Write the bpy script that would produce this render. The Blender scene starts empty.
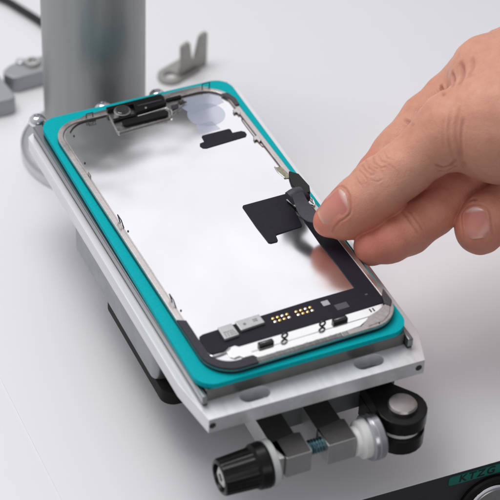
import bpy, bmesh, math, random
import numpy as np
from mathutils import Vector, Matrix
random.seed(7)
MM = 0.001
sc = bpy.context.scene
COL = sc.collection
pi = math.pi

# ------------------------------------------------------------------ materials
MATS = {}
def mat(name, color, rough=.5, metal=0., bump=0., scale=200., stretch=None, var=0., rvar=0., spec=.5, coat=0., sss=0., emit=0., trans=0., alpha=1., detail=4.):
    m = bpy.data.materials.new(name); m.use_nodes = True
    nt = m.node_tree; N = nt.nodes; L = nt.links; b = N['Principled BSDF']
    b.inputs['Base Color'].default_value = (*color, 1); b.inputs['Roughness'].default_value = rough
    b.inputs['Metallic'].default_value = metal; b.inputs['Specular IOR Level'].default_value = spec
    b.inputs['Coat Weight'].default_value = coat; b.inputs['Transmission Weight'].default_value = trans
    b.inputs['Alpha'].default_value = alpha
    if sss:
        b.inputs['Subsurface Weight'].default_value = sss; b.inputs['Subsurface Scale'].default_value = .002
    tc = N.new('ShaderNodeTexCoord'); mp = N.new('ShaderNodeMapping'); L.new(tc.outputs['Object'], mp.inputs['Vector'])
    if stretch: mp.inputs['Scale'].default_value = stretch
    nz = N.new('ShaderNodeTexNoise'); nz.inputs['Scale'].default_value = scale; nz.inputs['Detail'].default_value = detail
    L.new(mp.outputs[0], nz.inputs['Vector'])
    if bump:
        bp = N.new('ShaderNodeBump'); bp.inputs['Strength'].default_value = bump; bp.inputs['Distance'].default_value = .0003
        L.new(nz.outputs['Fac'], bp.inputs['Height']); L.new(bp.outputs[0], b.inputs['Normal'])
    if var:
        r = N.new('ShaderNodeValToRGB'); e = r.color_ramp.elements
        e[0].position = .3; e[1].position = .7
        e[0].color = (*[max(0, c * (1 - var)) for c in color], 1); e[1].color = (*[min(1, c * (1 + var)) for c in color], 1)
        L.new(nz.outputs['Fac'], r.inputs[0]); L.new(r.outputs[0], b.inputs['Base Color'])
    if rvar:
        n2 = N.new('ShaderNodeTexNoise'); n2.inputs['Scale'].default_value = scale * .23; n2.inputs['Detail'].default_value = 5
        L.new(mp.outputs[0], n2.inputs['Vector'])
        mr = N.new('ShaderNodeMapRange'); mr.inputs['From Min'].default_value = .3; mr.inputs['From Max'].default_value = .7
        mr.inputs['To Min'].default_value = max(.02, rough - rvar); mr.inputs['To Max'].default_value = rough + rvar
        L.new(n2.outputs['Fac'], mr.inputs['Value']); L.new(mr.outputs[0], b.inputs['Roughness'])
    MATS[name] = m
    return m

mat('white_table', (.74, .74, .775), .33, bump=.02, scale=60, var=.012, rvar=.05)
mat('white_slab', (.80, .80, .82), .30, bump=.015, scale=350, rvar=.015)
mat('black_panel', (.028, .028, .032), .45, bump=.06, scale=1500, var=.15)
mat('teal_label', (.006, .15, .115), .4, var=.08, scale=300)
mat('ink', (.01, .012, .012), .5)
mat('brushed', (.80, .80, .82), .33, .45, bump=.22, scale=420, stretch=(1, .03, 1), rvar=.08, var=.06)
mat('milled', (.72, .72, .72), .40, 1., bump=.12, scale=900, rvar=.07, var=.04)
mat('dull_alu', (.33, .34, .35), .42, .85, bump=.08, scale=700, rvar=.07, var=.05)
mat('pillar_metal', (.34, .355, .35), .42, .8, bump=.05, scale=250, stretch=(1, 1, .03), rvar=.04, var=.05)
mat('chrome', (.86, .86, .88), .08, 1., rvar=.03)
mat('steel', (.52, .51, .50), .28, 1., bump=.05, scale=600, rvar=.06, var=.06)
mat('dark_gap', (.03, .03, .03), .6)
mat('mat_teal', (.0, .40, .44), .6, spec=.10, bump=.16, scale=1400, var=.09, rvar=.07, sss=.05)
mat('black_metal', (.018, .018, .02), .30, 0, bump=.06, scale=900, rvar=.08, var=.2, spec=.6)
mat('black_plastic', (.006, .006, .0065), .30, bump=.05, scale=700, rvar=.06, spec=.28)
mat('nylon', (.78, .78, .76), .38, bump=.05, scale=500, sss=.3, var=.02)
mat('washer_plastic', (.52, .53, .52), .45, bump=.05, scale=500, var=.03)
mat('thread', (.16, .30, .33), .22, 1., var=.2, scale=900)
mat('cable', (.012, .012, .015), .4)
mat('glass_black', (.006, .006, .008), .12, coat=.5)
mat('rim_alloy', (.60, .555, .545), .30, .9, bump=.10, scale=1200, rvar=.08, var=.06)
mat('rim_plastic', (.04, .037, .046), .5, spec=.2, bump=.15, scale=1500, var=.25)
mat('film_black', (.020, .017, .026), .5, spec=.13, bump=.05, scale=1600, rvar=.06, var=.12)
mat('film_edge', (.05, .045, .055), .5)
mat('chip', (.50, .50, .50), .34, .7, bump=.10, scale=1800, rvar=.06, var=.05)
mat('chip_mark', (.20, .20, .20), .5)
mat('white_metal', (.93, .93, .925), .16, 1., bump=.05, scale=700, rvar=.05)
mat('gold', (.83, .56, .22), .25, 1.)
mat('solder', (.95, .90, .80), .2, 1.)
mat('wire', (.05, .045, .04), .4, .6)
mat('wire_light', (.62, .60, .58), .25, 1.)
mat('earpiece_alloy', (.50, .49, .47), .26, 1., bump=.15, scale=900, rvar=.08, var=.10)
mat('lens', (.03, .035, .03), .18, coat=.6, var=.3, scale=400)
mat('flex_tan', (.30, .28, .20), .42, .5, bump=.3, scale=900, var=.3)
mat('flex_grey', (.055, .055, .068), .5, spec=.3, bump=.08, scale=900, var=.12)
mat('label_grey', (.42, .41, .45), .5, var=.1, scale=1500)
mat('label_dim', (.075, .068, .088), .5)
mat('gasket', (.23, .22, .22), .5, bump=.6, scale=900, stretch=(1, .2, 1), var=.35)
mat('bead', (.42, .39, .38), .35, .4, bump=.25, scale=700, var=.12)
mat('red_line', (.12, .05, .05), .4)
mat('nail', (.56, .30, .235), .24, sss=.12, spec=.5, bump=.03, scale=500, var=.05)
mat('nail_edge', (.80, .68, .60), .35, sss=.1)

def mirror_panel():
    m = mat('mirror_panel', (.88, .875, .89), .10, 1., var=.06, scale=18)  # cloudy tone painted into the metal in place of room reflections
    nt = m.node_tree; N = nt.nodes; L = nt.links; b = N['Principled BSDF']
    tc = N.new('ShaderNodeTexCoord')
    n1 = N.new('ShaderNodeTexNoise'); n1.inputs['Scale'].default_value = 24; n1.inputs['Detail'].default_value = 2
    L.new(tc.outputs['Object'], n1.inputs['Vector'])
    bp = N.new('ShaderNodeBump'); bp.inputs['Strength'].default_value = .5; bp.inputs['Distance'].default_value = .0027
    L.new(n1.outputs['Fac'], bp.inputs['Height']); L.new(bp.outputs[0], b.inputs['Normal'])
    n2 = N.new('ShaderNodeTexNoise'); n2.inputs['Scale'].default_value = 30; n2.inputs['Detail'].default_value = 6
    L.new(tc.outputs['Object'], n2.inputs['Vector'])
    mr = N.new('ShaderNodeMapRange'); mr.inputs['From Min'].default_value = .35; mr.inputs['From Max'].default_value = .7
    mr.inputs['To Min'].default_value = .12; mr.inputs['To Max'].default_value = .28
    L.new(n2.outputs['Fac'], mr.inputs['Value']); L.new(mr.outputs[0], b.inputs['Roughness'])
mirror_panel()
def protective_film():
    m = mat('clear_film', (.55, .60, .74), .25, 0, alpha=.22, spec=.3)
protective_film()

# ------------------------------------------------------------------ mesh helpers (all numbers in millimetres)
def P3(v): return Vector((v[0] * MM, v[1] * MM, v[2] * MM))
def box(bm, x0, x1, y0, y1, z0, z1):
    v = [bm.verts.new(P3(p)) for p in ((x0,y0,z0),(x1,y0,z0),(x1,y1,z0),(x0,y1,z0),(x0,y0,z1),(x1,y0,z1),(x1,y1,z1),(x0,y1,z1))]
    for f in ((0,3,2,1),(4,5,6,7),(0,1,5,4),(1,2,6,5),(2,3,7,6),(3,0,4,7)): bm.faces.new([v[i] for i in f])
def ax(p, q, h, axis):
    return (p, q, h) if axis == 'z' else ((h, p, q) if axis == 'x' else (p, h, q))
def prism(bm, pts, h0, h1, axis='z', holes=()):
    es = []
    start = len(bm.verts)
    for loop in [pts] + list(holes):
        vs = [bm.verts.new(P3(ax(x, y, h0, axis))) for x, y in loop]
        es += [bm.edges.new((vs[i], vs[(i + 1) % len(vs)])) for i in range(len(vs))]
    r = bmesh.ops.triangle_fill(bm, edges=es, use_beauty=True, use_dissolve=False)
    fs = [g for g in r['geom'] if isinstance(g, bmesh.types.BMFace)]
    ex = bmesh.ops.extrude_face_region(bm, geom=fs)
    vs = [g for g in ex['geom'] if isinstance(g, bmesh.types.BMVert)]
    off = P3(ax(0, 0, h1 - h0, axis))
    bmesh.ops.translate(bm, verts=vs, vec=off)
    allf = set(fs) | set(g for g in ex['geom'] if isinstance(g, bmesh.types.BMFace))
    bmesh.ops.recalc_face_normals(bm, faces=bm.faces[:])
def rrect(x0, x1, y0, y1, r, n=8, rs=None):
    rs = rs or (r, r, r, r)    # order: bottom-left, bottom-right, top-right, top-left
    out = []
    for (cx, cy, a0, rr) in ((x0 + rs[0], y0 + rs[0], pi, rs[0]), (x1 - rs[1], y0 + rs[1], 1.5 * pi, rs[1]), (x1 - rs[2], y1 - rs[2], 0, rs[2]), (x0 + rs[3], y1 - rs[3], .5 * pi, rs[3])):
        for i in range(n + 1):
            a = a0 + .5 * pi * i / n; out.append((cx + rr * math.cos(a), cy + rr * math.sin(a)))
    return out
def circle(cx, cy, r, n=32, a0=0):
    return [(cx + r * math.cos(a0 + 2 * pi * i / n), cy + r * math.sin(a0 + 2 * pi * i / n)) for i in range(n)]
def basis(d):
    d = Vector(d).normalized(); u = d.orthogonal().normalized(); return d, u, d.cross(u)
def lathe(bm, o, d, prof, n=40):
    """prof: (distance along d, radius) pairs from o"""
    d, u, w = basis(d); o = Vector(o); rings = []
    for h, r in prof:
        if r < 1e-6: rings.append([bm.verts.new(P3(o + d * h))])
        else: rings.append([bm.verts.new(P3(o + d * h + (u * math.cos(2 * pi * i / n) + w * math.sin(2 * pi * i / n)) * r)) for i in range(n)])
    for A, B in zip(rings, rings[1:]):
        for i in range(n):
            j = (i + 1) % n
            if len(A) == 1 and len(B) == 1: continue
            if len(A) == 1: bm.faces.new((A[0], B[j], B[i]))
            elif len(B) == 1: bm.faces.new((A[i], A[j], B[0]))
            else: bm.faces.new((A[i], A[j], B[j], B[i]))
    for R, flip in ((rings[0], True), (rings[-1], False)):
        if len(R) > 1: bm.faces.new(R[::-1] if flip else R)
    bmesh.ops.recalc_face_normals(bm, faces=bm.faces[:])
def smooth_path(pts, k=6):
    if len(pts) < 3: return [Vector(p) for p in pts]
    V = [Vector(p) for p in pts]; out = []
    for i in range(len(V) - 1):
        a = V[max(i - 1, 0)]; b = V[i]; c = V[i + 1]; d = V[min(i + 2, len(V) - 1)]
        for j in range(k):
            t = j / k
            out.append(.5 * ((2 * b) + (c - a) * t + (2 * a - 5 * b + 4 * c - d) * t * t + (3 * b - 3 * c + d - a) * t ** 3))
    out.append(V[-1]); return out
def tube(bm, pts, r, n=10, k=6, closed=False):
    V = smooth_path(pts, k) if k > 1 else [Vector(p) for p in pts]
    rings = []; up = None
    for i, p in enumerate(V):
        if closed: t = V[(i + 1) % len(V)] - V[i - 1]
        else: t = V[min(i + 1, len(V) - 1)] - V[max(i - 1, 0)]
        t.normalize()
        if up is None: up = t.orthogonal().normalized()
        up = (up - t * up.dot(t)).normalized(); w = t.cross(up)
        rings.append([bm.verts.new(P3(p + (up * math.cos(2 * pi * j / n) + w * math.sin(2 * pi * j / n)) * r)) for j in range(n)])
    m = len(rings)
    for i in range(m if closed else m - 1):
        A, B = rings[i], rings[(i + 1) % m]
        for j in range(n): bm.faces.new((A[j], A[(j + 1) % n], B[(j + 1) % n], B[j]))
    if not closed: bm.faces.new(rings[0][::-1]); bm.faces.new(rings[-1])
    bmesh.ops.recalc_face_normals(bm, faces=bm.faces[:])
def ribbon(bm, pts, sides, w, th, k=6):
    """a strap: centre points, sideways directions, half widths, thickness"""
    V = smooth_path(pts, k); S = smooth_path(sides, k); W = smooth_path([(x, 0, 0) for x in w], k)
    rings = []
    for i, p in enumerate(V):
        t = (V[min(i + 1, len(V) - 1)] - V[max(i - 1, 0)]).normalized(); s = S[i]; s = (s - t * s.dot(t)).normalized(); n = t.cross(s)
        ww = W[i].x
        rings.append([bm.verts.new(P3(q)) for q in (p - s * ww - n * th / 2, p + s * ww - n * th / 2, p + s * ww + n * th / 2, p - s * ww + n * th / 2)])
    for A, B in zip(rings, rings[1:]):
        for j in range(4): bm.faces.new((A[j], A[(j + 1) % 4], B[(j + 1) % 4], B[j]))
    bm.faces.new(rings[0][::-1]); bm.faces.new(rings[-1])
    bmesh.ops.recalc_face_normals(bm, faces=bm.faces[:])

def empty(name, loc, label, cat, rz=0, group=None):
    o = bpy.data.objects.new(name, None); COL.objects.link(o); o.empty_display_size = .01
    o.location = P3(loc); o.rotation_euler = (0, 0, rz); o['label'] = label; o['category'] = cat
    if group: o['group'] = group
    return o
def world_off(parent):
    v = Vector((0, 0, 0))
    while parent is not None: v += parent.location; parent = parent.parent
    return v
def obj(name, bm, m, parent=None, bevel=0, seg=2, local=False, angle=32, flat=False):
    """link a bmesh as one object; coordinates are world mm unless local"""
    if not local and parent is not None:
        bmesh.ops.translate(bm, verts=bm.verts[:], vec=-world_off(parent))
    for f in bm.faces: f.smooth = not flat
    for e in bm.edges:
        if len(e.link_faces) == 2 and e.calc_face_angle(0) > math.radians(angle): e.smooth = False
    me = bpy.data.meshes.new(name); bm.to_mesh(me); bm.free()
    o = bpy.data.objects.new(name, me); COL.objects.link(o); me.materials.append(MATS[m]); o.parent = parent
    if bevel:
        b = o.modifiers.new('bevel', 'BEVEL'); b.width = bevel * MM; b.segments = seg; b.limit_method = 'ANGLE'; b.angle_limit = math.radians(40); b.harden_normals = True
    return o
def tag(o, label=None, cat=None, group=None, kind=None):
    if label: o['label'] = label
    if cat: o['category'] = cat
    if group: o['group'] = group
    if kind: o['kind'] = kind
    return o
def B(): return bmesh.new()
def text(name, s, m, parent, size, loc, rot, shear=0, depth=.05):
    cu = bpy.data.curves.new(name, 'FONT'); cu.body = s; cu.size = size * MM; cu.extrude = depth * MM; cu.shear = shear
    cu.offset = .00010
    cu.align_x = 'LEFT'; cu.space_character = 1.25
    t = bpy.data.objects.new(name + '_tmp', cu); COL.objects.link(t)
    dg = bpy.context.evaluated_depsgraph_get(); me = bpy.data.meshes.new_from_object(t.evaluated_get(dg))
    bpy.data.objects.remove(t)
    M = Matrix.Translation(P3(loc)) @ rot.to_matrix().to_4x4()
    me.transform(M); me.transform(Matrix.Translation(-world_off(parent)))
    o = bpy.data.objects.new(name, me); COL.objects.link(o); o.parent = parent
    me.materials.clear(); me.materials.append(MATS[m])
    return o
mat('lip_alloy', (.62, .61, .60), .25, 1., rvar=.05)
mat('chrome_satin', (.62, .62, .64), .28, 1., rvar=.05, bump=.03, scale=400)
mat('dark_steel', (.18, .17, .16), .35, 1.)
mat('steel_plate', (.20, .20, .19), .40, 1., bump=.08, scale=500, rvar=.06, var=.06)
mat('jaw_metal', (.52, .52, .51), .38, .8, bump=.12, scale=900, rvar=.07, var=.05)
mat('black_matte', (.010, .010, .010), .6, spec=.12, bump=.1, scale=600)
mat('jaw_shade_grey', (.085, .08, .078), .38, .3, bump=.06, scale=900, rvar=.06, var=.1)
mat('rail_metal', (.26, .275, .28), .30, 1., bump=.08, scale=260, stretch=(1, .04, 1), rvar=.05)
mat('jaw_shade_black', (.034, .032, .031), .38, 0., bump=.06, scale=900, rvar=.06, var=.15)
mat('pivot_white', (.75, .75, .75), .35)
mat('pin_steel', (.40, .37, .36), .32, 1., bump=.08, scale=500, rvar=.06, var=.08)
mat('dark_alu', (.16, .17, .17), .45, .7, bump=.06, scale=600)
mat('bracket_steel', (.36, .35, .33), .40, .6, bump=.06, scale=600, rvar=.05)
mat('bar_grey', (.36, .37, .38), .45, .5, bump=.05, scale=600)
TAB = [(26.9, 9.6), (29.2, 9.2), (30.0, 2.0), (27.2, 2.4)]
FOLD = [(30.4, 5.6), (33.0, 2.6), (33.4, -5.0), (32.0, -8.6), (28.6, -8.2), (27.6, -2.0), (28.3, 1.0)]
# ------------------------------------------------------------------ setting: the white machine top
TOP = -52.
def edge_y(x): return -101 - .037 * (x - 66)
bm = B(); prism(bm, [(-420, edge_y(-420) + .6), (520, edge_y(520) + .6), (520, 620), (-420, 620)], TOP - 8, TOP - .22)
w = obj('work_surface', bm, 'white_slab', bevel=.6, seg=3); tag(w, kind='structure')
bm = B(); prism(bm, [(-81, edge_y(-81)), (81, edge_y(81)), (81, 560), (-81, 560)], TOP - .22, TOP)
w = obj('raised_table_panel', bm, 'white_slab', bevel=.2, seg=3); tag(w, kind='structure')

# front fascia below the table edge
fp = empty('control_panel', (66, -101, -120), 'black front panel with teal name strip and round chrome push button below the white top', 'control panel')
bm = B(); box(bm, -420, 520, -100.7, -94, -140, TOP - .5)
# the part in front: the raised slab sits over it, the panel is a slab of its own
obj('panel_plate', bm, 'black_panel', fp, bevel=.3)
bm = B(); prism(bm, rrect(46.6, 104, -57.9, -53.7, 1.2, 5), -101.0, -100.7, 'y')
st = obj('name_strip', bm, 'teal_label', fp)
text('lettering', 'KTZG', 'ink', st, 4.7, (50.4, -101.03, -57.2), Matrix.Rotation(pi / 2, 3, 'X').to_euler(), shear=.1, depth=.04)
bt = B(); lathe(bt, (64, -100.7, -71), (0, -1, 0), [(0, 12.2), (1.2, 12.2), (2.0, 11.6), (2.2, 9.6), (1.6, 9.2), (0, 9.1)], 64)
bo = obj('push_button', bt, 'black_plastic', fp); bo['label'] = 'round push button with a chrome ring'
bt = B(); lathe(bt, (64, -100.7, -71), (0, -1, 0), [(0, 9.0), (2.2, 9.0), (3.0, 8.5), (3.1, 7.7), (2.4, 7.5)], 64)
obj('button_ring', bt, 'chrome', bo)
bt = B(); lathe(bt, (64, -100.7, -71), (0, -1, 0), [(0, 7.4), (2.5, 7.4), (2.9, 7.0), (3.0, 0)], 64)
obj('button_cap', bt, 'steel', bo)
fp.rotation_euler = (0, 0, -.037)

# ------------------------------------------------------------------ pillar
pl = empty('support_pillar', (-1.5, 116, TOP), 'thick grey metal column standing on the white top behind the tray', 'column')
bm = B(); lathe(bm, (-1.5, 116, TOP + 6.05), (0, 0, 1), [(0, 20.4), (97, 20.4), (98, 19.4), (98, 0)], 96)
obj('column_shaft', bm, 'pillar_metal', pl)
bm = B(); lathe(bm, (-1.5, 116, TOP + .02), (0, 0, 1), [(0, 30), (.4, 30.4), (4.6, 30.4), (5.6, 29.4), (6, 28.5), (6, 0)], 96)
obj('column_flange', bm, 'chrome_satin', pl)
bm = B(); prism(bm, rrect(19, 46, 107, 125, 2, 4), 30, 50); obj('column_arm', bm, 'pillar_metal', pl, bevel=1.5)

# ------------------------------------------------------------------ tray
tr = empty('work_tray', (0, 0, -40), 'silver aluminium work tray with slotted front edge under the teal mat', 'tray')
def slot(cx, cy, L, W, n=10):
    h = L / 2 - W / 2
    return [(cx + h + W / 2 * math.cos(a), cy + W / 2 * math.sin(a)) for a in [-pi / 2 + pi * i / n for i in range(n + 1)]] + \
           [(cx - h + W / 2 * math.cos(a), cy + W / 2 * math.sin(a)) for a in [pi / 2 + pi * i / n for i in range(n + 1)]]
bm = B(); prism(bm, [(-38.6, -85.4), (39.5, -86.6), (44, -73), (44, 78), (41, 81), (-38.5, 81), (-42.4, 78), (-41.4, -66)], -13, -7, holes=[slot(-20, -80.0, 10.6, 5.6), slot(21.6, -80.3, 10.6, 5.6)])
bp_ = obj('base_plate', bm, 'brushed', tr, bevel=.10)
for sx in (-20, 21.6):
    bm = B(); prism(bm, slot(sx, -80.1, 9.9, 4.9), -12.3, -12.1); obj('slot_floor', bm, 'dull_alu', bp_)
for sx, sy in ((-37.3, -85.42), (37.4, -86.57)):
    bm = B(); lathe(bm, (sx, sy, -9.9), (0, -1, 0), [(-.3, 1.25), (.1, 1.25), (.1, 0)], 7); obj('end_screw', bm, 'dark_gap', bp_)
bm = B(); box(bm, -36.2, 36.4, -77.3, 79, -6.98, -2.0)
obj('upper_plate', bm, 'steel_plate', tr, bevel=.5)
for sg, y0, xf, xb in ((-1, -79.2, 38.2, 40.4), (1, -79.8, 38.4, 39.4)):
    def railpoly(i, e): return [(sg * 36.4, y0 + e), (sg * (xf - i), y0 + e), (sg * (xb - i), 78.5), (sg * 36.4, 78.5)]
    bm = B(); prism(bm, railpoly(0, 0), -6.2, -2.7); o = obj('side_rail', bm, 'rail_metal', tr, bevel=.5, seg=2)
    bm = B(); prism(bm, railpoly(.3, .4), -6.98, -6.22); obj('rail_shadow_gap', bm, 'dark_gap', o)  # dark filler strip standing in for the shadow line under the rail
bm = B(); prism(bm, rrect(-41.6, 41.6, -46, 32, 3, 5), -23.8, -13.02)
obj('mounting_block', bm, 'dull_alu', tr, bevel=.3)
bm = B(); prism(bm, rrect(-40.8, 40.8, -54, 4, 5, 6), -29.5, -23.82)
obj('bearing_block', bm, 'black_matte', tr, bevel=.5)
bm = B(); prism(bm, rrect(-20, 20, -38, 0, 4, 6), TOP, -29.52)
obj('pedestal', bm, 'black_matte', tr, bevel=.5)
bm = B(); box(bm, -12, 12, 40, 78, -40, -13.02); obj('rear_bracket', bm, 'dull_alu', tr, bevel=.5)
SY = 83.2
for sx in (-36.8, -10.2, 12.2):
    bm = B(); lathe(bm, (sx, SY, -5.0 if sx < -30 else -6.3), (0, 0, 1), [(0, 3.3), (.5, 3.3), (1.4, 3.1), (2.3, 2.5), (2.9, 1.6), (3.0, 1.3), (2.0, 1.2), (2.0, 0)], 32)
    obj('cap_screw', bm, 'chrome', tr)

# ------------------------------------------------------------------ teal silicone mat
bm = B(); prism(bm, rrect(-38.5, 38.5, -77.55, 77.55, 7, 10), -1.96, 0)
m = obj('silicone_mat', bm, 'mat_teal', bevel=.55, seg=4)
tag(m, 'teal silicone mat lying on the tray beneath the opened phone screen', 'mat')

# ------------------------------------------------------------------ phone screen, inner side up (coordinates local to its centre)
ph = empty('phone_screen', (.456, -1.984, .02), 'phone screen assembly lying face down, shiny metal back with black flex strips', 'phone screen', rz=.023)
def pobj(name, bm, m, parent=ph, **k): return obj(name, bm, m, parent, local=True, **k)
bm = B(); prism(bm, rrect(-35.5, 35.5, -73.25, 73.25, 11, 12), 0, .9); pobj('front_glass', bm, 'glass_black', bevel=.25)
# rim: closed ring
outer = rrect(-35.4, 35.4, -73.15, 73.15, 10.9, 14); inner = rrect(-33.2, 33.4, -71.6, 71.4, 9, 14)
bm = B(); prism(bm, outer, .92, 2.25, holes=[inner]); rim = pobj('rim_frame', bm, 'rim_alloy', bevel=.3)
# plastic strip round the left bottom corner and gasket along the bottom
def arcband(pts_o, pts_i, z0, z1, name, m, parent, bevel=.15):
    bm = B(); prism(bm, pts_o + pts_i[::-1], z0, z1); return pobj(name, bm, m, parent, bevel=bevel)
def corner_path(hx, hy, r, y_top, x_end, sx=1, n=14):
    """down the side from y_top round the bottom corner to x_end"""
    p = [(sx * -hx, y_top)]
    for i in range(n + 1):
        a = pi + .5 * pi * i / n; p.append((sx * (-hx + r + r * math.cos(a)), -hy + r + r * math.sin(a)))
    p.append((x_end, -hy)); return p
arcband(corner_path(35.45, 73.2, 10.9, -44, -19), corner_path(32.6, 69.6, 8.0, -45.5, -19), 1.5, 2.55, 'corner_trim', 'rim_plastic', rim)
arcband(corner_path(35.45, 73.2, 10.9, -60, 12, -1), corner_path(33.4, 71.2, 8.5, -60, 12, -1), 1.6, 2.5, 'corner_trim', 'bead', rim)
bm = B()
n = 46
for i in range(n):
    x = -19 + i * (33.5 / n); h = .35 + .12 * random.random()
    box(bm, x, x + .5, -73.0, -71.0 - .3 * random.random(), 2.2, 2.2 + h)
obj_g = pobj('gasket', bm, 'gasket', rim, bevel=.1); 
bm = B(); box(bm, -19, 14.5, -73.05, -71.1, 1.9, 2.27); pobj('gasket_strip', bm, 'gasket', rim)
# dark pointed clip in the right bottom corner
bm = B(); prism(bm, [(35.3, -57.5), (33.2, -60.5), (32.4, -63.5), (33.4, -66.5), (35.2, -64.0)], 2.3, 3.1); pobj('corner_clip', bm, 'film_edge', rim, bevel=.25)
bm = B(); prism(bm, [(20.5, -70.9), (24.5, -67.8), (28.5, -66.6), (32.2, -64.6), (33.3, -66.5), (31.4, -69.5), (28.0, -71.8), (22.0, -72.4)], 2.2, 2.75); pobj('glue_bead', bm, 'bead', rim, bevel=.3, seg=3)
# upper right foam
bm = B(); prism(bm, [(31.8, 66.2), (34.6, 66.0), (36.0, 61.0), (35.6, 57.2), (33.8, 57.4), (33.9, 61.5)], 1.9, 2.9); pobj('foam_pad', bm, 'film_edge', rim, bevel=.4)
# inner lip, with the thin dark seam on the upper and right side
bm = B(); prism(bm, rrect(-33.1, 33.3, -71.5, 71.3, 8.9, 14), .92, 1.55, holes=[rrect(-32.0, 32.0, -63.6, 70.6, 8, 14)]); pobj('inner_lip', bm, 'rim_alloy', rim)
seam = [(33.35, -20, 1.75), (33.4, 10, 1.75), (33.35, 30, 1.75), (32.5, 32, 1.8), (32.5, 48, 1.8), (33.3, 50, 1.75), (33.3, 56, 1.75)]
bm = B(); tube(bm, seam, .11, 6, 4); pobj('seam', bm, 'red_line', rim)
top = [(-29.4, 66.8, 1.9), (-27, 69.2, 1.9), (-23, 70.8, 1.9), (-13, 71.2, 1.9)]
bm = B(); tube(bm, top, .22, 6, 5); pobj('seam', bm, 'wire', rim)
top = [(14, 71.2, 1.9), (24, 71.0, 1.9), (28, 70.0, 1.9), (31.2, 67.2, 1.9), (32.2, 65.8, 1.9)]
bm = B(); tube(bm, top, .2, 6, 5); pobj('seam', bm, 'wire', rim)

bm = B(); prism(bm, rrect(-32.6, 32.8, -71.0, 70.9, 8.6, 14), .93, 1.65); pan = pobj('backing_plate', bm, 'mirror_panel')
# clear protective patches at the top
bm = B(); prism(bm, circle(21.8, 57.5, 7.2, 40), 1.66, 1.78); pobj('clear_sticker', bm, 'clear_film', pan)
bm = B(); prism(bm, [(17, 70.2), (29.5, 69.4), (31.4, 66.5), (31.2, 62.0), (27, 61.0), (17, 60.0), (14.5, 66)], 1.66, 1.72); pobj('clear_sticker', bm, 'clear_film', pan)
bm = B(); prism(bm, [(14.5, 47.2), (23, 47.2), (22, 53), (15.6, 53)], 1.66, 1.74); pobj('clear_sticker', bm, 'clear_film', pan)
# T shaped patch
bm = B(); prism(bm, [(14.9, 45.9), (25.6, 45.9), (26.2, 45.3), (26.0, 43.1), (29.4, 42.9), (30.5, 41.9), (30.5, 40.2), (29.6, 39.1), (13.2, 38.3), (11.9, 38.9), (11.4, 40.4), (12.0, 41.8), (14.0, 42.2), (14.3, 45.2)], 1.67, 1.9)
pobj('shield_patch', bm, 'film_black', bevel=.08)
# large patch in the middle right
bm = B(); prism(bm, [(10.6, 2.0), (11.2, 2.6), (28.0, 2.6), (28.4, 2.0), (25.6, -15.6), (25.0, -16.1), (15.2, -16.6), (14.6, -17.0), (14.1, -19.6), (13.6, -20.1), (11.2, -20.0), (10.5, -19.4), (10.3, -10)], 1.67, 2.0)
pobj('display_patch', bm, 'film_black', bevel=.1)

# flex circuit running round the bottom and up the right side
F0 = [(-32.2, -55.2), (-31.7, -54.0), (-30.2, -53.4), (-18, -53.0), (8.8, -52.4), (27.0, -52.6), (27.1, -40), (26.9, -27), (27.4, -14), (28.6, -8), (31.8, -6), (33.4, -8), (33.6, -20), (33.7, -40), (33.2, -61.8), (32.2, -63.0), (24.8, -63.5), (3, -63.6), (-25.9, -63.5), (-31.2, -63.3), (-32.3, -62.2)]
bm = B(); prism(bm, F0, 1.67, 2.0); fx = pobj('flex_circuit', bm, 'film_black', bevel=.1)
for q in ([(-24.9, -53.4), (-19.6, -53.3), (-19.5, -59.2), (-25.0, -59.5)], [(-18.3, -53.0), (-9.3, -52.8), (-9.1, -57.2), (-18.2, -57.7)]):
    bm = B(); prism(bm, q, 2.02, 3.1); ch = pobj('chip', bm, 'chip', fx, bevel=.25)
    (x0, y0), (x1, y1) = q[3], q[1]
    if x1 < -15:
        for r_ in range(3):
            bm = B(); x = x0 + .9
            while x < x1 - 1: box(bm, x, x + .5, y0 + .9 + r_ * .9, y0 + 1.35 + r_ * .9, 3.1, 3.125); x += .62 + .4 * random.random()
            pobj('chip_marking', bm, 'chip_mark', ch)
    else:
        bm = B(); lathe(bm, (-15.8, -55.4, 3.09), (0, 0, 1), [(0, .55), (.06, .55), (.06, 0)], 16); pobj('dot', bm, 'chip_mark', ch)
        for r_ in range(2):
            bm = B(); box(bm, -12.6, -11, -54.8 - r_ * .8, -54.4 - r_ * .8, 3.1, 3.125); pobj('chip_marking', bm, 'chip_mark', ch)
for gx in (-5.4, 3.3):
    for i in range(4):
        for j in range(2):
            bm = B(); lathe(bm, (gx + i * 1.75, -57.4 + j * 1.7 + i * .03, 2.0), (0, 0, 1), [(0, .62), (.15, .6), (.3, .35), (.34, 0)], 14)
            pobj('contact_pad', bm, 'gold' if (i + j) % 3 else 'solder', fx)
bm = B(); prism(bm, rrect(13.0, 15.6, -56.9, -54.5, .1, 2), 2.01, 2.06); pobj('square_label', bm, 'label_grey', fx)
bm = B(); prism(bm, rrect(16.4, 21.0, -60.6, -57.8, .1, 2), 2.01, 2.06); pobj('square_label', bm, 'label_dim', fx)
bm = B(); prism(bm, rrect(28.6, 29.6, -57.6, -56.9, .1, 2), 2.01, 2.06); pobj('square_label', bm, 'label_dim', fx)

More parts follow.
